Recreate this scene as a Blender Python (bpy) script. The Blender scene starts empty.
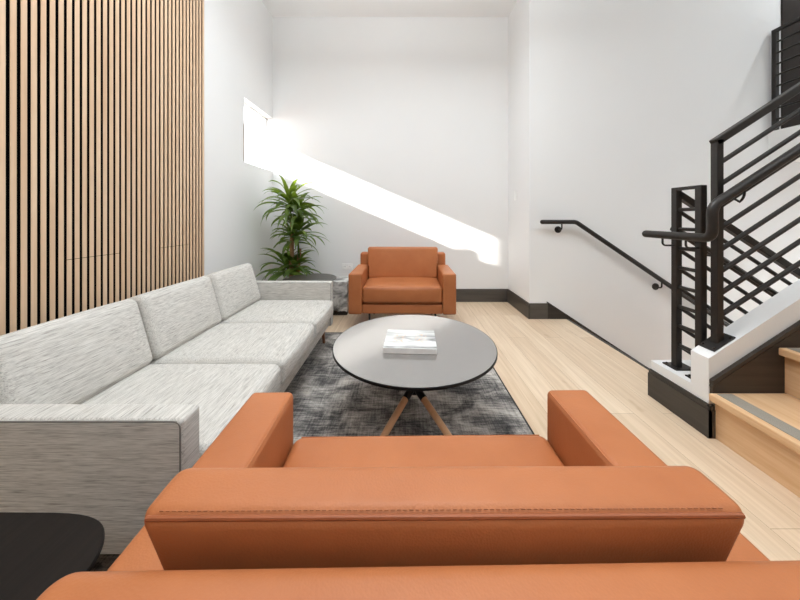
import bpy, bmesh, math, random
from mathutils import Vector, Matrix, Euler
random.seed(7)
S = bpy.context.scene
COL = S.collection
PI = math.pi
H = 1.05            # eye height
F = 290.0           # focal length in pixels of the 800 px frame

# ------------------------------------------------------------------ helpers
def obj(name, bm, mat, parent=None, smooth=False, origin=None):
    """link bm (coordinates relative to parent, or world) as one mesh object"""
    if origin is not None:
        o3 = Vector(origin)
        for v in bm.verts: v.co -= o3
    bmesh.ops.recalc_face_normals(bm, faces=bm.faces[:])
    me = bpy.data.meshes.new(name)
    bm.to_mesh(me); bm.free()
    if smooth:
        for p in me.polygons: p.use_smooth = True
        me.set_sharp_from_angle(angle=math.radians(smooth if smooth is not True else 40))
    me.materials.append(mat)
    o = bpy.data.objects.new(name, me)
    COL.objects.link(o)
    if parent is not None: o.parent = parent
    if origin is not None: o.location = origin
    return o

def empty(name, loc, rz=0.0):
    o = bpy.data.objects.new(name, None)
    o.empty_display_size = .1
    o.location = loc; o.rotation_euler = (0, 0, rz)
    COL.objects.link(o)
    return o

def tag(o, label, cat, group=None):
    o['label'] = label; o['category'] = cat
    if group: o['group'] = group
    return o

def struct(name, bm, mat, parent=None, smooth=False):
    o = obj(name, bm, mat, parent, smooth)
    o['kind'] = 'structure'
    return o

def box(bm, x0, x1, y0, y1, z0, z1, bev=0.0, seg=2):
    r = bmesh.ops.create_cube(bm, size=1.0)
    vs = r['verts']
    for v in vs:
        v.co = Vector(((x0+x1)/2+v.co.x*(x1-x0), (y0+y1)/2+v.co.y*(y1-y0), (z0+z1)/2+v.co.z*(z1-z0)))
    if bev > 0:
        es = list({e for v in vs for e in v.link_edges})
        bmesh.ops.bevel(bm, geom=es, offset=bev, segments=seg, affect='EDGES', profile=.5)
    return bm

def newbox(*a, **k):
    return box(bmesh.new(), *a, **k)

def axis_pts(h, r, n):
    a = [-h + r*(1-math.tan((1-i/5)*PI/4)) if False else -h + r*(i/5.0) for i in range(6)]
    inner = [(-h+r) + (2*h-2*r)*i/n for i in range(1, n)]
    return a + inner + [-x for x in reversed(a)]

def rbox(bm, size, r, crown=(0, 0, 0), n=(8, 8, 4), M=None, fn=None):
    """rounded, crowned cushion; centre at origin; M places it"""
    hx, hy, hz = [s/2 for s in size]
    X, Y, Z = axis_pts(hx, r, n[0]), axis_pts(hy, r, n[1]), axis_pts(hz, r, n[2])
    hh = Vector((hx, hy, hz)); cache = {}
    def vert(x, y, z):
        k = (round(x, 6), round(y, 6), round(z, 6))
        if k in cache: return cache[k]
        p = Vector((x, y, z))
        q = Vector([max(-(hh[i]-r), min(hh[i]-r, p[i])) for i in range(3)])
        d = p-q
        if d.length > 1e-9: p = q + d.normalized()*r
        u, v, w = x/hx, y/hy, z/hz
        p.x += math.copysign(1, u)*abs(u)**2*crown[0]*(1-v*v)*(1-w*w) if u else 0
        p.y += math.copysign(1, v)*abs(v)**2*crown[1]*(1-u*u)*(1-w*w) if v else 0
        p.z += math.copysign(1, w)*abs(w)**2*crown[2]*(1-u**4)*(1-v**4) if w else 0
        if fn: p = fn(p, u, v, w)
        if M is not None: p = M @ p
        cache[k] = bm.verts.new(p)
        return cache[k]
    def grid(A, B, f):
        for i in range(len(A)-1):
            for j in range(len(B)-1):
                try: bm.faces.new([f(A[i], B[j]), f(A[i+1], B[j]), f(A[i+1], B[j+1]), f(A[i], B[j+1])])
                except ValueError: pass
    for s in (-1, 1):
        grid(X, Y, lambda a, b: vert(a, b, s*hz))
        grid(X, Z, lambda a, b: vert(a, s*hy, b))
        grid(Y, Z, lambda a, b: vert(s*hx, a, b))
    return bm

def tube(bm, pts, r, seg=12, radii=None, closed=False):
    pts = [Vector(p) for p in pts]
    rings = []
    n = len(pts); up = None
    for i, p in enumerate(pts):
        if closed: t = (pts[(i+1) % n]-pts[i-1]).normalized()
        else: t = (pts[min(i+1, n-1)]-pts[max(i-1, 0)]).normalized()
        if up is None:
            up = Vector((0, 0, 1)) if abs(t.z) < .9 else Vector((1, 0, 0))
        a = t.cross(up).normalized(); b = a.cross(t).normalized(); up = b
        rr = radii[i] if radii else r
        rings.append([bm.verts.new(p + (a*math.cos(2*PI*k/seg)+b*math.sin(2*PI*k/seg))*rr) for k in range(seg)])
    m = n if closed else n-1
    for i in range(m):
        A, B = rings[i], rings[(i+1) % n]
        for k in range(seg):
            bm.faces.new([A[k], A[(k+1) % seg], B[(k+1) % seg], B[k]])
    if not closed:
        bm.faces.new(rings[0][::-1]); bm.faces.new(rings[-1])
    return bm

def bar(bm, p0, p1, w, h, bev=.003):
    """rectangular bar from p0 to p1, w horizontal, h across"""
    p0, p1 = Vector(p0), Vector(p1)
    t = (p1-p0); L = t.length; t.normalize()
    up = Vector((0, 0, 1)) if abs(t.z) < .95 else Vector((0, 1, 0))
    a = t.cross(up).normalized(); b = a.cross(t).normalized()
    b2 = bmesh.new(); box(b2, -w/2, w/2, 0, L, -h/2, h/2, bev, 1)
    M = Matrix((a, t, b)).transposed().to_4x4(); M.translation = p0
    b2.transform(M)
    me = bpy.data.meshes.new('tmp'); b2.to_mesh(me); b2.free(); bm.from_mesh(me)
    bpy.data.meshes.remove(me)
    return bm

def lathe(bm, prof, seg=48, M=None):
    rings = []
    for r, z in prof:
        if r < 1e-6: rings.append([bm.verts.new((0, 0, z))])
        else: rings.append([bm.verts.new((r*math.cos(2*PI*k/seg), r*math.sin(2*PI*k/seg), z)) for k in range(seg)])
    for A, B in zip(rings, rings[1:]):
        for k in range(seg):
            a, b = A[k % len(A)], A[(k+1) % len(A)]
            c, d = B[(k+1) % len(B)], B[k % len(B)]
            f = [a]
            for v in (b, c, d):
                if v not in f: f.append(v)
            if len(f) > 2: bm.faces.new(f)
    if M is not None: bmesh.ops.transform(bm, matrix=M, verts=[v for R in rings for v in R])
    return bm

def prism(bm, poly, axis, a0, a1):
    """extrude a 2-D polygon; axis 'y': poly is (x,z); axis 'z': poly is (x,y); axis 'x': poly is (y,z)"""
    def P(p, a):
        if axis == 'y': return (p[0], a, p[1])
        if axis == 'z': return (p[0], p[1], a)
        return (a, p[0], p[1])
    A = [bm.verts.new(P(p, a0)) for p in poly]; B = [bm.verts.new(P(p, a1)) for p in poly]
    bm.faces.new(A[::-1]); bm.faces.new(B)
    n = len(poly)
    for i in range(n): bm.faces.new([A[i], A[(i+1) % n], B[(i+1) % n], B[i]])
    return bm

# ------------------------------------------------------------------ materials
def lin(r, g, b):
    def c(v):
        v /= 255.0
        return v/12.92 if v <= .04045 else ((v+.055)/1.055)**2.4
    return (c(r), c(g), c(b), 1)

class Mat:
    def __init__(s, name, rough=.5, metal=0.0, spec=.5, color=None):
        s.m = bpy.data.materials.new(name); s.m.use_nodes = True
        s.nt = s.m.node_tree; s.n = s.nt.nodes; s.l = s.nt.links
        s.b = s.n['Principled BSDF']
        s.b.inputs['Roughness'].default_value = rough
        s.b.inputs['Metallic'].default_value = metal
        s.b.inputs['Specular IOR Level'].default_value = spec
        if color: s.b.inputs['Base Color'].default_value = color
        s._tc = None
    def coord(s):
        if s._tc is None: s._tc = s.n.new('ShaderNodeTexCoord')
        return s._tc.outputs['Object']
    def mapping(s, scale, rot=(0, 0, 0), src=None):
        m = s.n.new('ShaderNodeMapping'); m.inputs['Scale'].default_value = scale; m.inputs['Rotation'].default_value = rot
        s.l.new(src or s.coord(), m.inputs['Vector']); return m.outputs['Vector']
    def noise(s, vec, scale, detail=4, rough=.55, dist=0):
        t = s.n.new('ShaderNodeTexNoise')
        t.inputs['Scale'].default_value = scale; t.inputs['Detail'].default_value = detail
        t.inputs['Roughness'].default_value = rough; t.inputs['Distortion'].default_value = dist
        s.l.new(vec, t.inputs['Vector']); return t.outputs['Fac']
    def ramp(s, fac, stops):
        r = s.n.new('ShaderNodeValToRGB'); e = r.color_ramp.elements
        while len(e) < len(stops): e.new(.5)
        for el, (p, c) in zip(e, stops): el.position = p; el.color = c
        s.l.new(fac, r.inputs['Fac']); return r.outputs['Color']
    def mix(s, fac, a, b, mode='MIX'):
        m = s.n.new('ShaderNodeMix'); m.data_type = 'RGBA'; m.blend_type = mode
        for sock, v in ((m.inputs[0], fac), (m.inputs[6], a), (m.inputs[7], b)):
            if hasattr(v, 'is_linked'): s.l.new(v, sock)
            else: sock.default_value = v
        return m.outputs[2]
    def math(s, op, a, b=0.0):
        m = s.n.new('ShaderNodeMath'); m.operation = op
        for sock, v in ((m.inputs[0], a), (m.inputs[1], b)):
            if hasattr(v, 'is_linked'): s.l.new(v, sock)
            else: sock.default_value = v
        return m.outputs[0]
    def color(s, c): s.l.new(c, s.b.inputs['Base Color']); return s
    def bump(s, h, strength=.2, dist=.002):
        b = s.n.new('ShaderNodeBump'); b.inputs['Strength'].default_value = strength; b.inputs['Distance'].default_value = dist
        s.l.new(h, b.inputs['Height']); s.l.new(b.outputs['Normal'], s.b.inputs['Normal']); return s

def plain(name, c, rough=.5, metal=0.0, spec=.5, var=.06, scale=30):
    m = Mat(name, rough, metal, spec)
    n = m.noise(m.coord(), scale, 3)
    a = tuple(x*(1-var) for x in c[:3])+(1,); b = tuple(min(1, x*(1+var)) for x in c[:3])+(1,)
    m.color(m.ramp(n, [(.3, a), (.7, b)]))
    return m.m

def mat_paint(name, c):
    m = Mat(name, .75, 0, .25)
    n = m.noise(m.coord(), 1.5, 2)
    m.color(m.ramp(n, [(.3, tuple(x*.985 for x in c[:3])+(1,)), (.7, c)]))
    m.bump(m.noise(m.coord(), 220, 3), .05, .001)
    return m.m

def mat_leather():
    m = Mat('tan_leather', .48, 0, .32)
    n = m.noise(m.coord(), 5, 4, .6)
    m.color(m.ramp(n, [(.25, LEATHER[0]), (.75, LEATHER[1])]))
    v = m.n.new('ShaderNodeTexVoronoi'); v.inputs['Scale'].default_value = 330
    m.l.new(m.coord(), v.inputs['Vector'])
    w = m.noise(m.coord(), 14, 3)
    h = m.math('ADD', m.math('MULTIPLY', v.outputs['Distance'], .35), m.math('MULTIPLY', w, 1.6))
    m.bump(h, .22, .003)
    return m.m
LEATHER = (lin(166, 99, 58), lin(180, 112, 69))

def mat_fabric():
    m = Mat('woven_grey_fabric', .9, 0, .15)
    geo = m.n.new('ShaderNodeNewGeometry')
    sep = m.n.new('ShaderNodeSeparateXYZ'); m.l.new(geo.outputs['True Normal'], sep.inputs[0])
    ay = m.math('GREATER_THAN', m.math('ABSOLUTE', sep.outputs['Y']), .75)
    def streak(s1, s2, rgh):
        a = m.noise(m.mapping((s1, s2, s1)), 1, 4, rgh)      # long along y
        b = m.noise(m.mapping((s2, s1, s1)), 1, 4, rgh)      # long along x
        x = m.n.new('ShaderNodeMix'); x.data_type = 'FLOAT'
        m.l.new(ay, x.inputs[0]); m.l.new(a, x.inputs[2]); m.l.new(b, x.inputs[3])
        return x.outputs[0]
    f = streak(620, 22, .55); g = streak(230, 9, .55)
    mixv = m.math('ADD', m.math('MULTIPLY', f, .62), m.math('MULTIPLY', g, .38))
    m.color(m.ramp(mixv, [(.32, lin(126, 122, 116)), (.44, lin(180, 177, 171)), (.55, lin(204, 201, 195)), (.70, lin(217, 214, 208))]))
    m.bump(f, .2, .001)
    return m.m

def mat_rug():
    m = Mat('distressed_rug', .95, 0, .1)
    big = m.noise(m.mapping((2.6, 3.6, 1)), 1.7, 6, .68, .6)
    st = m.noise(m.mapping((9, 95, 1)), 1, 4, .65)
    sy = m.noise(m.mapping((110, 7, 1)), 1, 3, .6)
    fine = m.noise(m.mapping((140, 260, 1)), 1, 2, .6)
    v = m.math('ADD', m.math('ADD', m.math('MULTIPLY', big, .56), m.math('MULTIPLY', st, .26)), m.math('ADD', m.math('MULTIPLY', fine, .12), m.math('MULTIPLY', sy, .14)))
    m.color(m.ramp(v, [(.43, lin(54, 53, 53)), (.50, lin(96, 93, 91)), (.56, lin(146, 141, 136)), (.64, lin(196, 189, 181))]))
    m.bump(fine, .5, .004)
    return m.m

def mat_wood(name, c0, c1, along='y', rough=.45, scale=1.0, spec=.4):
    m = Mat(name, rough, 0, spec)
    s = {'x': (2.2, 45, 45), 'y': (45, 2.2, 45), 'z': (45, 45, 2.2)}[along]
    n = m.noise(m.mapping(tuple(k*scale for k in s)), 1, 5, .62, .35)
    g = m.noise(m.coord(), 2.5, 2)
    c = m.ramp(n, [(.3, c0), (.7, c1)])
    d = m.mix(m.math('MULTIPLY', g, .22), c, tuple(x*.8 for x in c0[:3])+(1,))
    m.color(d); m.bump(n, .08, .001)
    return m.m

def mat_floor():
    m = Mat('oak_plank_floor', .38, 0, .4)
    sep = m.n.new('ShaderNodeSeparateXYZ'); m.l.new(m.coord(), sep.inputs[0])
    cmb = m.n.new('ShaderNodeCombineXYZ'); m.l.new(sep.outputs['Y'], cmb.inputs['X']); m.l.new(sep.outputs['X'], cmb.inputs['Y'])
    b = m.n.new('ShaderNodeTexBrick'); m.l.new(cmb.outputs[0], b.inputs['Vector'])
    b.offset = .37; b.offset_frequency = 2; b.squash = 1
    b.inputs['Scale'].default_value = 1; b.inputs['Brick Width'].default_value = 1.55; b.inputs['Row Height'].default_value = .155
    b.inputs['Mortar Size'].default_value = .0009; b.inputs['Mortar Smooth'].default_value = .3
    b.inputs['Color1'].default_value = lin(216, 192, 164); b.inputs['Color2'].default_value = lin(229, 209, 184)
    b.inputs['Mortar'].default_value = lin(158, 132, 104)
    n = m.noise(m.mapping((42, 1.7, 1)), 1, 6, .62, .5)
    k = m.noise(m.mapping((9, 4, 1)), 1, 2, .5)
    grain = m.ramp(n, [(.30, (.77, .71, .63, 1)), (.62, (1, 1, 1, 1))])
    c = m.mix(.8, b.outputs['Color'], grain, 'MULTIPLY')
    knot = m.ramp(k, [(.70, (1, 1, 1, 1)), (.80, (.78, .70, .62, 1))])
    m.color(m.mix(.8, c, knot, 'MULTIPLY'))
    m.bump(b.outputs['Fac'], -.15, .001)
    return m.m

def mat_marble():
    m = Mat('swirled_stone', .2, 0, .5)
    n = m.noise(m.mapping((3, 3, 5)), 1.3, 5, .55, 1.6)
    c = m.ramp(n, [(.34, lin(78, 78, 79)), (.45, lin(160, 158, 155)), (.56, lin(214, 212, 209)), (.68, lin(116, 115, 115))])
    sep = m.n.new('ShaderNodeSeparateXYZ'); m.l.new(m.coord(), sep.inputs[0])
    w = m.math('ADD', sep.outputs['Z'], m.math('MULTIPLY', m.noise(m.coord(), 9, 2), .12))
    k = m.ramp(w, [(.115, (0, 0, 0, 1)), (.125, (1, 1, 1, 1))])
    m.color(m.mix(k, lin(18, 17, 17), c))
    return m.m

def mat_book():
    m = Mat('glossy_photo_cover', .12, 0, .6)
    n = m.noise(m.mapping((3.5, 14, 1)), 1, 3, .5, 1.0)
    c = m.ramp(n, [(.36, lin(136, 136, 134)), (.46, lin(186, 187, 186)), (.54, lin(226, 226, 225))])
    o = m.noise(m.mapping((60, 90, 1)), 1, 3, .6)
    sep = m.n.new('ShaderNodeSeparateXYZ'); m.l.new(m.coord(), sep.inputs[0])
    e = m.math('ABSOLUTE', m.math('SUBTRACT', m.math('ABSOLUTE', sep.outputs['X']), .055))
    mask = m.math('MULTIPLY', m.math('LESS_THAN', e, .03), m.math('GREATER_THAN', o, .57))
    mask = m.math('MULTIPLY', mask, m.math('LESS_THAN', m.math('ABSOLUTE', sep.outputs['Y']), .06))
    m.color(m.mix(mask, c, lin(222, 188, 160)))
    return m.m

M = {
 'paint': mat_paint('white_wall_paint', (.80, .80, .795, 1)),
 'darkpaint': mat_paint('grey_wall_paint', (.42, .42, .42, 1)),
 'ceil': mat_paint('white_ceiling_paint', (.92, .92, .92, 1)),
 'leather': mat_leather(), 'fabric': mat_fabric(), 'rug': mat_rug(), 'floor': mat_floor(),
 'leather_seam': plain('leather_seam', lin(150, 82, 44), .5),
 'thread': plain('stitching_thread', lin(158, 96, 58), .7),
 'piping': plain('fabric_piping', lin(120, 117, 112), .9, 0, .1),
 'rug_edge': plain('rug_binding', lin(62, 60, 60), .9, 0, .1),
 'base': mat_wood('dark_stained_baseboard', lin(72, 67, 62), lin(90, 84, 78), 'x', .4),
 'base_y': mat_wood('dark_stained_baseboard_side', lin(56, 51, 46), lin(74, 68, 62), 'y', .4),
 'stringer': mat_wood('dark_stained_stringer', lin(44, 38, 34), lin(64, 56, 50), 'x', .38),
 'slat': mat_wood('oak_slat', lin(206, 172, 140), lin(226, 198, 168), 'z', .5, .6),
 'felt': plain('black_felt', lin(22, 20, 20), .95, 0, .1),
 'tread': mat_wood('oak_tread', lin(212, 168, 124), lin(232, 198, 158), 'y', .4),
 'strip': plain('grey_grip_strip', lin(148, 141, 130), .8, 0, .2, .25, 500),
 'leg': mat_wood('oak_leg', lin(214, 164, 122), lin(228, 184, 144), 'z', .4),
 'sofaleg': mat_wood('brown_wood_leg', lin(120, 76, 50), lin(140, 92, 62), 'z', .4),
 'metal': plain('bronze_black_metal', lin(42, 38, 35), .42, .35, .5, .12, 60),
 'darksteel': plain('dark_steel', lin(40, 38, 37), .35, .6),
 'table': plain('graphite_laminate', lin(180, 178, 176), .15, .85, .5, .02),
 'tableedge': plain('black_table_edge', lin(20, 19, 19), .6, 0, .3),
 'darkoak': mat_wood('blackened_oak', lin(22, 19, 17), lin(34, 29, 26), 'y', .55, 1.6, .15),
 'smoke': plain('smoked_tabletop', lin(66, 60, 55), .3, 0, .5),
 'marble': mat_marble(), 'book': mat_book(),
 'page': plain('book_pages', lin(236, 234, 230), .8, 0, .2),
 'cover': plain('white_book_board', lin(226, 226, 224), .25),
 'leaf': None, 'cane': mat_wood('dracaena_cane', lin(150, 112, 80), lin(190, 150, 112), 'x', .8, 1.5),
 'pot': plain('grey_ceramic_pot', lin(110, 108, 106), .5),
 'soil': plain('potting_soil', lin(50, 38, 30), .95, 0, .1, .4, 120),
 'plastic': plain('white_plastic', lin(238, 238, 236), .35),
 'slot': plain('dark_slot', lin(60, 60, 60), .6),
 'door': mat_wood('dark_brown_door', lin(34, 27, 23), lin(46, 37, 31), 'z', .5, 1, .2),
 'bead': plain('brown_wood_bead', lin(150, 118, 98), .6),
 'frame': plain('white_window_frame', lin(240, 240, 238), .5),
}
def mat_leaf():
    m = Mat('dracaena_leaf', .38, 0, .5)
    n = m.noise(m.coord(), 7, 3, .6)
    m.color(m.ramp(n, [(.3, lin(42, 58, 34)), (.5, lin(70, 92, 46)), (.74, lin(136, 154, 78))]))
    m.b.inputs['Subsurface Weight'].default_value = 0.0
    tr = m.n.new('ShaderNodeBsdfTranslucent'); tr.inputs['Color'].default_value = lin(150, 180, 50)
    mx = m.n.new('ShaderNodeMixShader'); mx.inputs[0].default_value = .34
    out = m.n['Material Output']
    m.l.new(m.b.outputs[0], mx.inputs[1]); m.l.new(tr.outputs[0], mx.inputs[2]); m.l.new(mx.outputs[0], out.inputs['Surface'])
    return m.m
M['leaf'] = mat_leaf()
def mat_glass():
    m = bpy.data.materials.new('window_glass'); m.use_nodes = True
    nt = m.node_tree; nt.nodes.remove(nt.nodes['Principled BSDF'])
    tr = nt.nodes.new('ShaderNodeBsdfTransparent'); gl = nt.nodes.new('ShaderNodeBsdfGlossy'); gl.inputs['Roughness'].default_value = .02
    mx = nt.nodes.new('ShaderNodeMixShader'); mx.inputs[0].default_value = .06
    nt.links.new(tr.outputs[0], mx.inputs[1]); nt.links.new(gl.outputs[0], mx.inputs[2])
    nt.links.new(mx.outputs[0], nt.nodes['Material Output'].inputs['Surface'])
    return m
M['glass'] = mat_glass()

# ------------------------------------------------------------------ the room
XL, YB, YR = -1.607, 3.6, 3.0          # left wall, back wall, stair-side wall
XA = 1.318                             # right wall of the alcove
ZC, ZU, ZP = 3.535, 4.9, -2.4          # ceiling, stair-hall ceiling, pit bottom
XE, YN = 5.4, -3.2                     # far right end, wall behind the viewer
RISE, RUN = .2160, .33
XS = 1.486                             # first riser
YS0, YS1 = .36, 1.376                  # stair width
SL = .655                              # slope of the rails

fl = bmesh.new()
box(fl, XL, 1.70, YN, YR, -.16, 0)
box(fl, XL, XA, YR, YB, -.16, 0)
box(fl, 1.70, XE, YN, 1.39, -.16, 0)
struct('floor', fl, M['floor'])
# left wall with the window opening hard against the back corner
WY0, WZ0, WZ1 = 2.955, 1.615, 2.272
T = .10
w = bmesh.new()
box(w, XL-T, XL, YN, WY0, 0, ZC)
box(w, XL-T, XL, WY0, YB, 0, WZ0)
box(w, XL-T, XL, WY0, YB, WZ1, ZC)
struct('wall_left', w, M['paint'])
struct('wall_back', newbox(XL-T, XA+.15, YB, YB+.15, 0, ZC), M['paint'])
w = bmesh.new(); box(w, XA, XA+.30, YR, YB, 0, ZC)
struct('wall_alcove', w, M['paint'])
w = bmesh.new()
box(w, XA+.30, 3.92, YR, YR+.15, ZP, ZU)
box(w, 3.92, XE, YR, YR+.15, ZP, 1.90)
box(w, 3.92, XE, YR, YR+.15, 4.15, ZU)
box(w, 4.96, XE, YR, YR+.15, 1.90, 4.15)
box(w, XA, XA+.30, YR, YB, ZP, -.16)
struct('wall_right', w, M['paint'])
struct('wall_end', newbox(XE, XE+.15, YN, YR+.15, ZP, ZU), M['paint'])
struct('wall_rear', newbox(XL-T, XE+.15, YN-.15, YN, ZP, ZU), M['darkpaint'])
c = bmesh.new(); box(c, XL-T, XA+.15, YN, YB+.15, ZC, ZC+.15)
box(c, XA, XA+.15, YN, YB+.15, ZC+.15, ZU)
struct('ceiling', c, M['ceil'])
struct('ceiling_stairs', newbox(XA, XE+.15, YN, YB+.15, ZU, ZU+.15), M['ceil'])
# unseen brown screen added outside the window; its slot trims the sun patch
ob = bmesh.new()
Lo = 1.0
box(ob, XL-Lo-.05, XL-Lo, -.5, 3.95, -.2, 1.98)
box(ob, XL-Lo-.05, XL-Lo, -.5, 3.95, 2.437, 2.95)
for y_ in (-.5, 1.7, 3.9): box(ob, XL-Lo-.05, XL-Lo, y_, y_+.05, 1.98, 2.437)
struct('outer_sun_mask', ob, M['bead'])
# window parts
wn = bmesh.new()
for a in ((WY0, WY0+.025, WZ0, WZ1), (YB-.025, YB, WZ0, WZ1)): box(wn, XL-T, XL-T+.03, a[0], a[1], a[2], a[3])
for a in ((WY0, YB, WZ0, WZ0+.02), (WY0, YB, WZ1-.02, WZ1)): box(wn, XL-T, XL-T+.03, a[0], a[1], a[2], a[3])
wf = struct('window_1', wn, M['frame'])
struct('window_pane', newbox(XL-T+.012, XL-T+.016, WY0+.025, YB-.025, WZ0+.02, WZ1-.02), M['glass'], wf)
struct('trim_1', newbox(XL-.004, XL+.006, WY0-.012, WY0, WZ0, WZ0+.385), M['bead'])

# stairwell walls / curb between the two flights
lowx = 1.72
c = bmesh.new()
prism(c, [(1.47, 0), (1.47, .205), (lowx, .205), (XE, .205-SL*(XE-lowx)), (XE, ZP), (lowx-.02, ZP), (lowx-.02, -.16), (1.47, -.16)], 'y', 1.475, 1.713)
top0 = .372
prism(c, [(1.47, 0), (1.47, top0), (1.47+2.32, top0+SL*2.32), (1.47+2.32, ZP), (1.70, ZP), (1.70, -.16), (1.47, -.16)], 'y', 1.39, 1.476)
struct('wall_stair', c, M['paint'])
# landing
ld = bmesh.new(); box(ld, 3.79, XE, YS0, YR, 1.62, 1.93)
struct('floor_landing', ld, M['paint'])
# dark door on the landing
d = bmesh.new()
box(d, 3.92, 4.02, YR-.012, YR+.10, 1.93, 4.15); box(d, 4.86, 4.96, YR-.012, YR+.10, 1.93, 4.15); box(d, 4.02, 4.86, YR-.012, YR+.10, 4.05, 4.15)
df = struct('door_1', d, M['door'])
d = bmesh.new(); box(d, 4.022, 4.858, YR+.015, YR+.06, 1.935, 4.048, .004)
struct('door_leaf', d, M['door'], df)

# baseboards: board with a small stepped top
def baseboard(name, pts, z=.158, t=.016, mat=None):
    bm = bmesh.new()
    for (x0, y0, x1, y1, nx, ny) in pts:       # wall line and outward normal
        for (tt, z0, z1) in ((t, 0, z-.022), (t*.7, z-.022, z-.006), (t*.45, z-.006, z)):
            xa, xb = sorted((x0, x1)); ya, yb = sorted((y0, y1))
            if nx: xa, xb = sorted((x0, x0+nx*tt))
            else: ya, yb = sorted((y0, y0+ny*tt))
            box(bm, xa, xb, ya, yb, z0, z1)
    return struct(name, bm, mat or M['base'])
baseboard('baseboard_back', [(XL, YB, XA, YB, 0, -1)])
baseboard('baseboard_left', [(XL, 2.28, XL, YB-.016, 1, 0)], mat=M['base_y'])
baseboard('baseboard_alcove', [(XA, YR-.016, XA, YB-.016, -1, 0)], mat=M['base_y'])
baseboard('baseboard_right', [(XA, YR, 1.50, YR, 0, -1)])
b = baseboard('baseboard_stair', [(1.47, 1.374, 1.47, 1.713, -1, 0)], .155, .018, M['base_y'])
baseboard('trim_2', [(1.453, 1.39, 1.487, 1.39, 0, -1)], .155, .016, M['base_y'])
# sloping skirt down the stairwell wall
sk = bmesh.new()
def skirt(bm, top, dz, t):
    x0 = 1.50; x1 = 4.9
    return prism(bm, [(x0, top), (x1, top-SL*(x1-x0)), (x1, top-SL*(x1-x0)-dz), (x0+ (top and 0) + max(0, (dz-top)/SL if dz > top else 0), min(top-dz, 0) if dz < top else 0), (x0, max(top-dz, 0))] if dz > top else
                 [(x0, top), (x1, top-SL*(x1-x0)), (x1, top-SL*(x1-x0)-dz), (x0, top-dz)], 'y', YR-t, YR)
prism(sk, [(1.50, .001), (1.50, .165), (4.9, .165-SL*3.4), (4.9, .165-SL*3.4-.36), (1.76, -.03), (1.70, .001)], 'y', YR-.018, YR)
prism(sk, [(1.496, .165), (1.496, .178), (4.9, .178-SL*3.404), (4.9, .165-SL*3.404)], 'y', YR-.026, YR)
struct('trim_3', sk, M['stringer'])

# ------------------------------------------------------------------ staircase going up
st = empty('staircase', (XS, (YS0+YS1)/2, 0))
tag(st, 'oak staircase rising on the right with grey grip strips on its treads', 'staircase')
o3 = Vector(st.location)
def rel(bm): bm.transform(Matrix.Translation(-o3)); return bm
NST = 8
for i in range(NST):
    x = XS+i*RUN; z = RISE*i
    obj('riser', rel(newbox(x, x+.02, YS0, YS1, z+.001, z+RISE-.036)), M['tread'], st)
    tr = obj('tread', rel(newbox(x-.033, x+RUN+.005, YS0, YS1, z+RISE-.036, z+RISE, .006, 2)), M['tread'], st)
    s_ = obj('grip_strip', rel(newbox(x-.004, x+.066, YS0+.02, YS1-.012, z+RISE, z+RISE+.002)), M['strip'], tr)
    s_['label'] = 'grey grip strip along the tread nosing'
# dark skirt board between steps and curb
sb = bmesh.new()
z0 = .268; L = 2.28
prism(sb, [(1.474, RISE-.038), (1.474, z0), (1.474+L, z0+SL*L), (1.474+L, z0+SL*L-.42), (1.86, RISE+.0), (1.55, RISE-.04)], 'y', 1.377, 1.389)
a = obj('skirt_board', rel(sb), M['stringer'], st)
sb = bmesh.new()
prism(sb, [(1.472, z0-.012), (1.472, z0+.006), (1.474+L, z0+.006+SL*L), (1.474+L, z0-.012+SL*L)], 'y', 1.371, 1.389)
prism(sb, [(1.472, z0-.028), (1.472, z0-.018), (1.474+L, z0-.018+SL*L), (1.474+L, z0-.028+SL*L)], 'y', 1.373, 1.389)
obj('skirt_moulding', rel(sb), M['stringer'], st)
a['label'] = 'dark stained skirt board'
pr = [(XS, 0)]
for i in range(NST): pr += [(XS+i*RUN, RISE*(i+1)-.037), (XS+(i+1)*RUN, RISE*(i+1)-.037)]
pr += [(XS+NST*RUN, 0)]
obj('side_panel', rel(prism(bmesh.new(), pr, 'y', YS0+.004, YS0+.024)), M['tread'], st)
# going down
sd = empty('staircase', (1.70, 2.36, 0))
tag(sd, 'staircase descending beside the right wall below the floor edge', 'staircase')
o3 = Vector(sd.location)
for i in range(9):
    x = 1.70+i*RUN; z = -RISE*i
    obj('riser', rel(newbox(x+.0, x+.02, 1.716, 2.97, z-RISE, z-.162 if i == 0 else z-.036)), M['tread'], sd)
    if i: obj('tread', rel(newbox(x-RUN, x+.026, 1.716, 2.97, z-.036, z, .006, 2)), M['tread'], sd)
struct('floor_lower', newbox(1.6, XE, 1.4, YR, ZP-.1, ZP), M['floor'])
struct('trim_4', newbox(1.690, 1.715, 1.716, YR-.02, -.03, .002, .001), M['stringer'])

# ------------------------------------------------------------------ railings
def part(name, bm, root, mat=None, smooth=False, parent=None):
    bm.transform(Matrix.Translation(-Vector(root.location)))
    return obj(name, bm, mat or M['metal'], parent or root, smooth)
def plate(bm, cx, cy, z, sx, sy): return box(bm, cx-sx/2, cx+sx/2, cy-sy/2, cy+sy/2, z, z+.007, .0015, 1)
def bolts(cx, cy, z, sx, sy, root, par):
    for ax in (-1, 1):
        for ay in (-1, 1):
            b = bmesh.new(); lathe(b, [(0, .006), (.004, .006), (.0055, .003), (.0055, 0), (0, 0)], 8, Matrix.Translation((cx+ax*sx*.36, cy+ay*sy*.36, z+.007)))
            part('bolt', b, root, parent=par)
PW = .034
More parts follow.
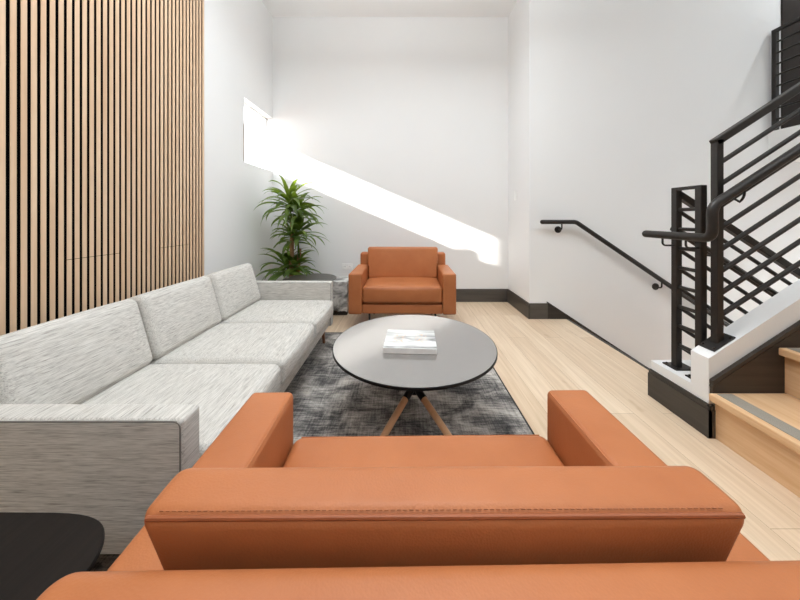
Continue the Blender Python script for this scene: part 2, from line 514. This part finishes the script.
# up flight
ur = empty('stair_railing', (1.56, 1.436, .43)); tag(ur, 'black metal railing climbing with the oak stairs, nearest the viewer', 'railing')
zc = lambda x: top0+SL*(x-1.47)
px, py = 1.56, 1.436
ztop = 1.427
part('post', newbox(px-PW/2, px+PW/2, py-PW/2, py+PW/2, zc(px)-.005, ztop+.006, .003, 1), ur)
b = bmesh.new(); plate(b, 0, 0, 0, .125, .075)
ang = math.atan(SL); Mx = Matrix.Translation((px, py, zc(px)+.001)) @ Matrix.Rotation(-ang, 4, 'Y')
b.transform(Mx); bp = part('base_plate', b, ur)
for ax in (-1, 1):
    for ay in (-1, 1):
        b = bmesh.new(); lathe(b, [(0, .012), (.005, .012), (.006, .009), (.006, .006), (0, .006)], 8, Mx @ Matrix.Translation((ax*.045, ay*.026, 0)))
        part('bolt', b, ur, parent=bp)
XU = 3.70
part('top_rail', bar(bmesh.new(), (px-PW/2+.0, py, ztop-.012), (XU, py, ztop-.012+SL*(XU-px)), PW, .036), ur)
for k in range(8):
    zz = ztop-.118-.108*k
    part('rail_bar', tube(bmesh.new(), [(px, py, zz), (XU, py, zz+SL*(XU-px))], .0112, 10), ur, smooth=True)
part('post', newbox(XU-PW/2, XU+PW/2, py-PW/2, py+PW/2, zc(XU), ztop+SL*(XU-px)+.01, .003, 1), ur)
# grip rail on the up flight
gr = empty('handrail', (1.447, 1.38, .95)); tag(gr, 'round black handrail with level return, bracketed to the railing beside the oak stairs', 'handrail')
yb, xb = 1.372, 1.468
pts = [(xb, 1.742, .949), (xb, 1.60, .949), (xb, 1.45, .949)]
def arc(p, q, r_, n=5):       # quadratic corner p -> corner -> r_
    p, q, r_ = Vector(p), Vector(q), Vector(r_)
    return [((1-t)**2)*p+2*t*(1-t)*q+t*t*r_ for t in [i/n for i in range(n+1)]]
pts += arc((xb, 1.41, .949), (xb, yb, .949), (xb, yb, .99))
pts += arc((xb, yb, 1.062), (xb, yb, 1.102), (xb+.03, yb, 1.102+.03*SL))
pts += [(3.6, yb, 1.102+SL*(3.6-xb))]
part('grip_tube', tube(bmesh.new(), pts, .0212, 14), gr, smooth=True)
cap = bmesh.new(); bmesh.ops.create_uvsphere(cap, u_segments=14, v_segments=8, radius=.0212, matrix=Matrix.Translation((xb, 1.742, .949)))
part('end_cap', cap, gr, smooth=True)
def hook(pa, pb, drop=.045):
    pa, pb = Vector(pa), Vector(pb)
    dn = Vector((0, 0, -drop))
    p = [pa, pa+dn*.6] + arc(pa+dn*.6, pa+dn, pa+dn+(pb-pa)*.35)[1:] + [Vector((pb.x, pb.y, pa.z-drop))]
    return tube(bmesh.new(), p, .0052, 8)
for (a_, b_) in (((xb, 1.634, .935), (1.53, 1.634, .935)), ((xb, 1.50, .935), (1.53, 1.50, .935)), ((1.62, yb, 1.102+SL*(1.62-xb)-.012), (1.62, 1.423, 1.125)), ((2.4, yb, 1.102+SL*(2.4-xb)-.012), (2.4, 1.423, 1.6))):
    part('bracket', hook(a_, b_), gr, smooth=True)
# down flight with its end panel
dr = empty('stair_railing', (1.547, 1.634, .205)); tag(dr, 'black metal railing with ladder-like end panel guarding the descending stairs', 'railing')
ax_ = 1.547; yA, yB = 1.634, 1.501; zt = 1.203
for y in (yA, yB):
    part('post', newbox(ax_-PW/2, ax_+PW/2, y-PW/2, y+PW/2, .205, zt, .003, 1), dr)
    b = bmesh.new(); plate(b, ax_+.012, y, .2055, .11, .085); p_ = part('base_plate', b, dr)
    bolts(ax_+.012, y, .2055, .11, .085, dr, p_)
part('panel_top', newbox(ax_-PW/2, ax_+PW/2, yB-PW/2, yA+PW/2, zt-.005, zt+.012, .003, 1), dr)
for k in range(8):
    zz = zt-.112-.108*k
    part('panel_rung', tube(bmesh.new(), [(ax_, yA, zz), (ax_, yB, zz)], .010, 10), dr, smooth=True)
XD = 3.6
part('top_rail', bar(bmesh.new(), (ax_, yA, zt-.02), (XD, yA, zt-.02-SL*(XD-ax_)), PW, .036), dr)
for k in range(8):
    zz = zt-.112-.108*k
    part('rail_bar', tube(bmesh.new(), [(ax_, yA, zz), (XD, yA, zz-SL*(XD-ax_))], .0105, 10), dr, smooth=True)
part('post', newbox(XD-PW/2, XD+PW/2, yA-PW/2, yA+PW/2, .205-SL*(XD-lowx), zt-SL*(XD-ax_), .003, 1), dr)
gd = empty('handrail', (1.70, 1.70, .9)); tag(gd, 'round black handrail sloping down inside the descending stair railing', 'handrail')
g0 = 1.60; zg = .985
part('grip_tube', tube(bmesh.new(), [(g0, 1.71, zg), (3.5, 1.71, zg-SL*(3.5-g0))], .0195, 12), gd, smooth=True)
for x in (1.75, 3.0):
    z_ = zg-SL*(x-g0)-.012
    part('bracket', hook((x, 1.71, z_), (x, 1.645, z_)), gd, smooth=True)
# landing railing
lr = empty('landing_railing', (3.80, 2.2, 1.93)); tag(lr, 'black metal railing along the upper landing in front of the dark door', 'railing')
xl, y1, y0 = 3.812, 2.962, 1.78
for y in (y1, y0): part('post', newbox(xl-.02, xl+.02, y-.018, y+.018, 1.93, 2.945, .003, 1), lr)
part('top_rail', newbox(xl-.02, xl+.02, y0-.018, y1+.018, 2.935, 2.965, .003, 1), lr)
for k in range(8):
    zz = 2.945-.115-.112*k
    part('rail_bar', tube(bmesh.new(), [(xl, y0, zz), (xl, y1, zz)], .0095, 10), lr, smooth=True)
# handrail on the right wall
wr = empty('handrail', (1.5, 2.94, 1.0)); tag(wr, 'round black handrail bracketed to the white right wall, sloping down the stairwell', 'handrail')
yw = 2.925
pts = [(1.415, yw, 1.0), (1.60, yw, 1.0), (1.70, yw, 1.0)] + arc((1.725, yw, 1.0), (1.752, yw, 1.0), (1.773, yw, .987)) + [(4.6, yw, 0.987-.68*(4.6-1.773))]
part('grip_tube', tube(bmesh.new(), pts, .022, 14), wr, smooth=True)
cap = bmesh.new(); bmesh.ops.create_uvsphere(cap, u_segments=14, v_segments=8, radius=.022, matrix=Matrix.Translation((1.415, yw, 1.0)))
part('end_cap', cap, wr, smooth=True)
for x, z in ((1.612, 1.0), (2.62, 0.987-.68*(2.62-1.773)), (3.9, 0.987-.68*(3.9-1.773))):
    p = [Vector((x, yw, z-.015)), Vector((x, yw, z-.05))] + arc((x, yw, z-.05), (x, yw, z-.08), (x, yw+.03, z-.08)) + [Vector((x, YR-.004, z-.08))]
    k_ = part('bracket', tube(bmesh.new(), p, .007, 8), wr, smooth=True)
    ds = bmesh.new(); lathe(ds, [(0, .010), (.031, .010), (.035, .006), (.035, 0), (0, 0)], 20, Matrix.Translation((x, YR, z-.08)) @ Matrix.Rotation(PI/2, 4, 'X'))
    part('wall_flange', ds, wr, smooth=True, parent=k_)

# ------------------------------------------------------------------ slat wall
sw = empty('slat_wall_panel', (-1.58, .9, 0)); tag(sw, 'tall oak slat wall panel on black backing behind the grey sofa', 'wall panel')
sx = -1.552
part('backing_board', newbox(XL+.002, sx-.016, -1.6, 2.274, .0, ZC-.002), sw, M['felt'])
sl = bmesh.new(); co_ = bmesh.new(); pitch = .03257; wd = .0196
y = 2.2755; idx = 0
while y-wd > -1.6:
    a, b_ = y-wd, y
    m_ = (a+b_)/2
    cut = 1.335 < m_ < 1.60 or 1.85 < m_ < 2.12
    if cut:
        box(sl, sx-.0025, sx, a, b_, .0, .850); box(sl, sx-.0025, sx, a, b_, .8525, ZC-.004)
    else:
        box(sl, sx-.0025, sx, a, b_, .0, ZC-.004)
    box(co_, sx-.0158, sx-.0027, a+.0006, b_-.0006, .0, ZC-.004)
    y -= pitch; idx += 1
part('slats', sl, sw, M['slat'])
part('slat_cores', co_, sw, M['felt'])['label'] = 'black cores behind the oak slat faces'

# ------------------------------------------------------------------ sofa
so = empty('sofa', (-1.02, 1.6, 0)); tag(so, 'long light grey woven three-seat sofa along the slat wall', 'sofa')
def T3(x, y, z): return Matrix.Translation((x, y, z))
AX0, AX1 = -1.44, -.573
def sofa_arm(y0, y1):
    bm = bmesh.new()
    rbox(bm, (AX1-AX0, y1-y0, .520-.165), .012, (0, 0, .002), (10, 3, 6), T3((AX0+AX1)/2, (y0+y1)/2, .3425))
    return part('armrest', bm, so, M['fabric'], 50)
arm_n = sofa_arm(.755, .828); arm_f = sofa_arm(2.348, 2.420)
def loop_piping(y, z1, arm):
    x0, x1, zb = AX0+.008, AX1-.006, .171
    p = [(x0, y, zb), (x0, y, z1)] + [(x0+(x1-.02-x0)*i/6, y, z1) for i in range(1, 7)] + list(arc((x1-.02, y, z1), (x1, y, z1), (x1, y, z1-.02), 4))[1:] + [(x1, y, zb)]
    part('piping', tube(bmesh.new(), p, .0022, 6), so, M['piping'], True, arm)
loop_piping(.757, .5155, arm_n); loop_piping(2.351, .5155, arm_f)
bm = bmesh.new(); rbox(bm, (.11, 2.348-.828, .60-.165), .02, (0, 0, 0), (2, 10, 6), T3(-1.385, 1.588, .3825))
part('back_frame', bm, so, M['fabric'], 50)
bm = bmesh.new(); rbox(bm, (1.33-.588, 2.347-.829, .100), .010, (0, 0, 0), (6, 10, 2), T3(-(1.33+.588)/2, 1.588, .220))
part('seat_rail', bm, so, M['fabric'], 50)
ys = [.832, 1.337, 1.842, 2.345]
for i in range(3):
    w_ = ys[i+1]-ys[i]-.006; cy = (ys[i]+ys[i+1])/2
    bm = bmesh.new(); rbox(bm, (.64, w_, .124), .030, (.010, .0, .012), (10, 10, 3), T3(-.870, cy, .321))
    part('seat_cushion', bm, so, M['fabric'], 60)
    bm = bmesh.new()
    Mb = T3(-1.118, cy, .395) @ Matrix.Rotation(math.radians(-16), 4, 'Y') @ T3(-.08, 0, .15)
    rbox(bm, (.15, w_-.004, .31), .032, (.016, .0, .006), (4, 12, 8), Mb)
    part('back_cushion', bm, so, M['fabric'], 60)
for (x, y, z0_, sy) in ((-.645, .82, .0105, -1), (-.645, 2.36, .0105, 1), (-1.36, .82, 0, -1), (-1.36, 2.36, 0, 1)):
    part('leg', tube(bmesh.new(), [(x, y, .172), (x, y+.035*sy, z0_+.001)], .015, 12, [.017, .011]), so, M['sofaleg'], True)

# ------------------------------------------------------------------ armchairs
def stitch_line(bm, p0, p1, step=.0075, ln=.0048, r=.0007):
    p0, p1 = Vector(p0), Vector(p1); t = p1-p0; n = int(t.length/step); t.normalize()
    for i in range(n):
        a = p0+t*(step*i); bar(bm, a, a+t*ln, .0010, .0008, 0)
def make_armchair():
    r = empty('armchair', (0, 0, 0))
    W, D2 = .488, .315
    P = lambda n, b, m=M['leather'], s=60, par=None: obj(n, b, m, par or r, s)
    for s in (-1, 1):
        bm = bmesh.new(); rbox(bm, (.122, .53, .371), .016, (.002, 0, .002), (3, 10, 6), T3(s*.428, .05, .3505))
        a = P('armrest', bm)
        bm = bmesh.new()
        e = s*.428-s*.0555
        tube(bm, [(e, -.20, .531), (e, .30, .531)], .0025, 6)
        st_ = P('seam', bm, M['leather'], True, a)
        bm = bmesh.new(); stitch_line(bm, (e+s*.011, -.20, .5362), (e+s*.011, .292, .5362))
        P('stitching', bm, M['thread'], False, a)
    bm = bmesh.new(); rbox(bm, (2*W-.048, .10, .499), .026, (0, .002, .0), (14, 3, 8), T3(0, -.258, .4145))
    bf = P('back_frame', bm)
    bm = bmesh.new(); rbox(bm, (.732, .50, .085), .012, (0, 0, 0), (8, 8, 2), T3(0, .045, .2085)); P('seat_rail', bm)
    bm = bmesh.new(); rbox(bm, (.730, .525, .150), .028, (0, .008, .014), (12, 10, 3), T3(0, .0475, .338))
    sc = P('seat_cushion', bm)
    bm = bmesh.new()
    tube(bm, [(-.345, .308, .402), (.345, .308, .402)], .0022, 6); P('piping', bm, M['leather'], True, sc)
    # back cushion, leaning back, its rear face drawn in at the bottom
    TH = .078; sh = math.tan(math.radians(9))
    def fn(p, u, v, w):
        if v < 0:
            k = min(1.0, max(0.0, (.150-p.z))/.09)
            p.x *= 1-.055*k*min(1, -v*1.3)
        p.x *= 1-.030*min(1.0, max(0.0, (.02-p.z)/.05))
        p.y -= sh*(p.z-.15)
        return p
    bm = bmesh.new()
    Mc = T3(0, -.165, .540)
    rbox(bm, (.742, TH, .298), .019, (0, .008, 0), (14, 4, 8), Mc, fn)
    bc = P('back_cushion', bm)
    rear = [Mc @ Vector((x, -TH/2+.0050, .149-.0062)) for x in [-.356+.712*i/12 for i in range(13)]]
    bm = bmesh.new(); tube(bm, rear, .0030, 8); P('piping', bm, M['leather_seam'], True, bc)
    bm = bmesh.new()
    a_, b_ = rear[0]+Vector((.012, .0042, .0046)), rear[-1]+Vector((-.012, .0042, .0046))
    stitch_line(bm, a_, b_); P('stitching', bm, M['thread'], False, bc)
    for sx_ in (-1, 1):
        for sy_ in (-1, 1):
            bm = bmesh.new(); box(bm, sx_*.31-.009, sx_*.31+.009, sy_*.20-.014, sy_*.20+.014, .0, .168, .002, 1)
            P('leg', bm, M['darksteel'], False)
    return r
def copy_tree(o, parent=None):
    c = o.copy(); COL.objects.link(c)
    if parent is not None: c.parent = parent
    for ch in list(o.children): copy_tree(ch, c)
    return c
ch = make_armchair()
far = copy_tree(ch)
ch.location = (.059, .534, .0105); ch.rotation_euler = (0, 0, math.radians(.75))
for c_ in ch.children:
    if c_.name.startswith('back_cushion'): c_.rotation_euler = (0, 0, math.radians(-.45)); c_.location = (-.007, .011, -.001)
    if c_.name.startswith('back_frame'): c_.scale = (.965, 1, 1); c_.location = (.012, 0, 0)
tag(ch, 'tan leather armchair in the foreground seen from behind', 'armchair', 'tan leather armchairs')
far.location = (.006, 2.935, 0); far.rotation_euler = (0, 0, PI-math.radians(.8))
for c_ in far.children:
    if c_.name.startswith('back_cushion'): c_.scale = (1, 1, 1.06)
tag(far, 'tan leather armchair against the back wall facing the viewer', 'armchair', 'tan leather armchairs')

# ------------------------------------------------------------------ coffee table, book
ct = empty('coffee_table', (.063, 1.517, .0105)); tag(ct, 'round coffee table with dark glossy top and splayed oak legs', 'coffee table')
R = .4147; zt_ = .40-.0105
bm = bmesh.new(); lathe(bm, [(0, zt_-.020), (R-.03, zt_-.020), (R-.003, zt_-.012), (R-.002, zt_-.002), (R-.003, zt_), (0, zt_)], 128)
tt = obj('tabletop', bm, M['table'], ct, 30)
bm = bmesh.new(); lathe(bm, [(R-.031, zt_-.0212), (R-.0015, zt_-.0132), (R+.0004, zt_-.0115), (R+.0004, zt_-.0016), (R-.001, zt_-.0002), (R-.0026, zt_-.0002), (R-.004, zt_-.006), (R-.031, zt_-.0212)], 128)
e_ = obj('edge_band', bm, M['tableedge'], tt, 40); e_['label'] = 'black bevelled rim under the top'
bm = bmesh.new(); lathe(bm, [(0, .125), (.030, .125), (.036, .14), (.036, .185), (.026, .20), (.022, .22), (.022, zt_-.03), (.10, zt_-.024), (.10, zt_-.020), (0, zt_-.020)], 32)
obj('pedestal', bm, M['darksteel'], ct, 40)
for k, (dx, dy) in enumerate(((-.185, -.30), (.185, -.30), (.185, .30), (-.185, .30))):
    h0 = Vector((dx*.06, dy*.06, .157)); f0 = Vector((dx*1.25, dy*1.25, .0125))
    a_ = h0.lerp(f0, .14); 
    lg = obj('leg', tube(bmesh.new(), [a_, h0.lerp(f0, .5), f0], .02, 20, [.0165, .0155, .0125]), M['leg'], ct, 50)
    s_ = obj('leg_socket', tube(bmesh.new(), [h0, h0.lerp(f0, .16)], .0185, 20), M['darksteel'], lg, 50)
    s_['label'] = 'dark metal socket at the top of the leg'

bk = empty('book', (.043, 1.487, .40), math.radians(-3.0)); tag(bk, 'large glossy picture book lying on the round coffee table', 'book')
bw, bd = .128, .112
bm = newbox(-bw+.004, bw-.004, -bd+.004, bd-.002, .004, .0235); obj('pages', bm, M['page'], bk)
bm = newbox(-bw, bw, -bd, bd, .0, .004, .001, 1); obj('back_cover', bm, M['slot'], bk)
bm = newbox(-bw, bw, -bd, bd, .0235, .0275, .0012, 2); obj('front_cover', bm, M['book'], bk)
bm = newbox(-bw, bw, -bd-.001, -bd+.003, .0005, .027, .001, 1); obj('spine', bm, M['cover'], bk)

# ------------------------------------------------------------------ rug
rg = empty('rug', (-.18, 1.18, 0)); tag(rg, 'grey distressed area rug under the coffee table', 'rug')
part('pile', newbox(-1.0, .628, -.25, 2.609, .0005, .0105, .003, 1), rg, M['rug'])
b = bmesh.new()
for a in ((-1.008, -1.0, -.258, 2.617), (.628, .636, -.258, 2.617)): box(b, a[0], a[1], a[2], a[3], .0005, .010)
for a in ((-1.0, .628, -.258, -.25), (-1.0, .628, 2.609, 2.617)): box(b, a[0], a[1], a[2], a[3], .0005, .010)
q = part('binding', b, rg, M['rug_edge']); q['label'] = 'dark edge binding'

# ------------------------------------------------------------------ side tables, stone drum
t1 = empty('side_table', (-.793, .318, .0105)); tag(t1, 'black wood side table with rounded corners beside the near sofa arm', 'side table')
def superell(a, b, n, N=72):
    o = []
    for i in range(N):
        t = 2*PI*i/N; c_, s_ = math.cos(t), math.sin(t)
        o.append((math.copysign(abs(c_)**(2/n), c_)*a, math.copysign(abs(s_)**(2/n), s_)*b))
    return o
def slab(poly, z0, z1, bev=.004):
    bm = bmesh.new()
    layers = [(.94, z0), (1, z0+(z1-z0)*.55), (1, z1-bev*.4), (1-bev*1.2, z1)]
    rings = [[bm.verts.new((x*k, y*k, z)) for x, y in poly] for k, z in layers]
    n = len(poly)
    for A, B in zip(rings, rings[1:]):
        for i in range(n): bm.faces.new([A[i], A[(i+1) % n], B[(i+1) % n], B[i]])
    bm.faces.new(rings[0][::-1]); bm.faces.new(rings[-1])
    return bm
obj('tabletop', slab(superell(.268, .272, 4.4), .42, .44), M['darkoak'], t1, 30)
bm = bmesh.new(); lathe(bm, [(0, 0), (.13, 0), (.13, .010), (.03, .018), (.02, .03), (.02, .415), (.09, .418), (.09, .421), (0, .421)], 40)
obj('pedestal', bm, M['darksteel'], t1, 40)
t2 = empty('side_table', (-.905, 2.86, 0)); tag(t2, 'small round dark side table behind the far sofa arm beside the plant', 'side table')
bm = bmesh.new(); lathe(bm, [(0, .425), (.225, .425), (.252, .435), (.255, .441), (.253, .445), (0, .445)], 64)
obj('tabletop', bm, M['smoke'], t2, 30)
bm = bmesh.new(); lathe(bm, [(0, 0), (.13, 0), (.13, .010), (.03, .018), (.018, .03), (.018, .418), (.09, .422), (.09, .426), (0, .426)], 40)
obj('pedestal', bm, M['darksteel'], t2, 40)
dm = bmesh.new(); rbox(dm, (.27, .27, .365), .012, (0, 0, 0), (4, 4, 6), T3(0, 0, .1835))
dd = obj('stone_stool', dm, M['marble'], None, 50); dd.location = (-.718, 3.225, 0)
tag(dd, 'square stool of swirled grey stone with black foot, left of the far armchair', 'stool')

# ------------------------------------------------------------------ plant
pl = empty('potted_dracaena', (-1.235, 3.20, 0)); tag(pl, 'tall potted dracaena with three leaf tiers in the back left corner', 'plant')
bm = bmesh.new(); lathe(bm, [(0, 0), (.10, 0), (.115, .01), (.145, .30), (.148, .315), (.138, .315), (.133, .29), (0, .29)], 48)
obj('pot', bm, M['pot'], pl, 40)
bm = bmesh.new(); lathe(bm, [(0, .296), (.07, .298), (.134, .288), (.10, .27), (0, .27)], 32); obj('soil', bm, M['soil'], pl, 40)
def leaf(bm, base, az, elev, length, width, droop, roll=0):
    n = 9; base = Vector(base)
    d = Vector((math.cos(az), math.sin(az), 0)); side = Vector((-math.sin(az), math.cos(az), 0))
    p = base.copy(); e = elev; step = length/n; rows = []
    for i in range(n+1):
        t = i/n
        wv = width*(.35+.65*min(1, t*4))*(1-t**2.6)+.0006
        tang = d*math.cos(e)+Vector((0, 0, 1))*math.sin(e)
        nrm = side.cross(tang)
        s2 = side*math.cos(roll)+nrm*math.sin(roll)
        fold = -nrm*wv*.28 if nrm.z > 0 else nrm*wv*.28
        rows.append((bm.verts.new(p-s2*wv-fold*-1), bm.verts.new(p), bm.verts.new(p+s2*wv-fold*-1)))
        p = p+tang*step; e -= droop/n*(.4+1.3*t)
    for A, B in zip(rows, rows[1:]):
        bm.faces.new([A[0], A[1], B[1], B[0]]); bm.faces.new([A[1], A[2], B[2], B[1]])
def tier(cx, cy, z, n, L, seedv, up=0.0, hgt=.10):
    rnd = random.Random(seedv); bm = bmesh.new()
    for i in range(n):
        t = i/n
        az = i*2.399+rnd.uniform(-.3, .3)
        el = .05+1.15*t**1.3+rnd.uniform(-.15, .15)+up
        ll = L*rnd.uniform(.72, 1.08)*(1-.22*t)
        if math.cos(az) < -.5: ll *= .86
        if math.sin(az) > .35: ll *= .80                       # towards the back wall
        leaf(bm, (cx+.012*math.cos(az), cy+.012*math.sin(az), z-hgt*(1-t)), az, el, ll, rnd.uniform(.026, .036), rnd.uniform(1.3, 2.1), rnd.uniform(-.4, .4))
    return obj('leaf_cluster', bm, M['leaf'], pl, 80)
for (x, y, z1, r_) in ((.030, -.02, 1.005, .023), (.098, .02, .70, .021), (-.03, .03, .56, .019)):
    pts = [(x*.6, y, .285), (x*.85, y, .5*(z1+.285)), (x, y, z1)]
    obj('cane', tube(bmesh.new(), pts, r_, 14), M['cane'], pl, 50)
for (a_, b_) in (((.045, -.03, .92), (.000, -.03, 1.19)), ((.02, .01, .92), (.075, 0, 1.10)), ((.10, .0, .60), (.09, -.02, .82)), ((-.02, 0, .40), (-.02, -.02, .52))):
    obj('stem', tube(bmesh.new(), [a_, b_], .011, 8), M['leaf'], pl, 50)
tier(.000, -.03, 1.28, 40, .46, 3, .05, .16)
tier(.085, -.03, 1.17, 26, .43, 9, .0, .12)
tier(.030, -.04, .92, 30, .37, 5, -.05, .14)
tier(.115, -.03, .95, 24, .40, 6, .05, .12)
tier(-.03, -.03, .57, 34, .46, 8, -.05, .14)
tier(.06, .0, .55, 18, .34, 12, .1, .08)

# ------------------------------------------------------------------ wall fittings
ot = empty('wall_outlet', (-.677, YB, .435)); tag(ot, 'white double outlet plate low on the back wall left of the far armchair', 'outlet')
part('cover_plate', newbox(-.677-.066, -.677+.066, YB-.006, YB-.0005, .435-.038, .435+.038, .003, 2), ot, M['plastic'])
for dx in (-.03, .03):
    s_ = part('socket', newbox(-.677+dx-.018, -.677+dx+.018, YB-.0075, YB-.005, .435-.017, .435+.017, .002, 1), ot, M['plastic'])
    b = bmesh.new()
    for ddx in (-.006, .006): box(b, -.677+dx+ddx-.0012, -.677+dx+ddx+.0012, YB-.0079, YB-.007, .432, .441)
    part('slot', b, ot, M['slot'], parent=s_)
sw_ = empty('light_switch', (XA, 3.36, 1.30)); tag(sw_, 'white light switch on the side wall right of the sunlit patch', 'switch')
part('cover_plate', newbox(XA-.006, XA-.0005, 3.325, 3.395, 1.243, 1.357, .002, 2), sw_, M['plastic'])
part('rocker', newbox(XA-.010, XA-.005, 3.343, 3.377, 1.268, 1.332, .002, 1), sw_, M['plastic'])

# ------------------------------------------------------------------ light
W = bpy.data.worlds.new('sky'); S.world = W; W.use_nodes = True
W.node_tree.nodes['Background'].inputs['Color'].default_value = (.93, .97, 1.0, 1)
W.node_tree.nodes['Background'].inputs['Strength'].default_value = 10.0
def area(name, loc, size, sy, power, rot=(0, 0, 0), color=(1, .985, .965)):
    l = bpy.data.lights.new(name, 'AREA'); l.shape = 'RECTANGLE'; l.size = size; l.size_y = sy
    l.energy = power; l.color = color
    o = bpy.data.objects.new(name, l); o.location = loc; o.rotation_euler = rot; COL.objects.link(o); return o
CW = (.87, .945, 1.0)
sun = bpy.data.lights.new('sun', 'SUN'); sun.energy = 26; sun.angle = math.radians(.6); sun.color = (1, .97, .92)
so_ = bpy.data.objects.new('sun', sun); COL.objects.link(so_)
so_.rotation_euler = Vector((1, .2148, -.43)).to_track_quat('-Z', 'Y').to_euler()
area('overhead_fill', (.0, 1.45, 3.0), 1.6, 1.0, 29, color=CW)  # added fill facing down from above the frame, no fixture
area('ceiling_upfill', (.0, 1.45, 3.04), 1.6, 1.0, 86, (PI, 0, 0), color=CW)  # added upward fill that brightens the ceiling, unseen
area('overhead_fill', (.0, -1.3, 3.0), 1.6, 1.0, 37, color=CW)  # added fill behind the viewer to lift the camera-facing sides
area('stair_fill', (2.8, -.7, ZU-.02), 2.2, 2.0, 66, color=CW)  # added unseen fill over the stair hall, no fixture
area('landing_lamp', (4.45, 2.3, 4.3), .12, .12, 22, color=CW)

# ------------------------------------------------------------------ camera
cam = bpy.data.cameras.new('camera'); cam.sensor_width = 36; cam.sensor_fit = 'HORIZONTAL'
cam.lens = 36*F/800; cam.shift_x = -2/800; cam.shift_y = -(300-217)/800
cam.clip_start = .02
co = bpy.data.objects.new('camera', cam); co.location = (0, 0, H); co.rotation_euler = (PI/2, 0, 0)
COL.objects.link(co); S.camera = co
S.view_settings.view_transform = 'Standard'; S.view_settings.look = 'None'
S.view_settings.gamma = 1; S.view_settings.use_curve_mapping = False
S.view_settings.exposure = -0.20
S.cycles.max_bounces = 12; S.cycles.diffuse_bounces = 8
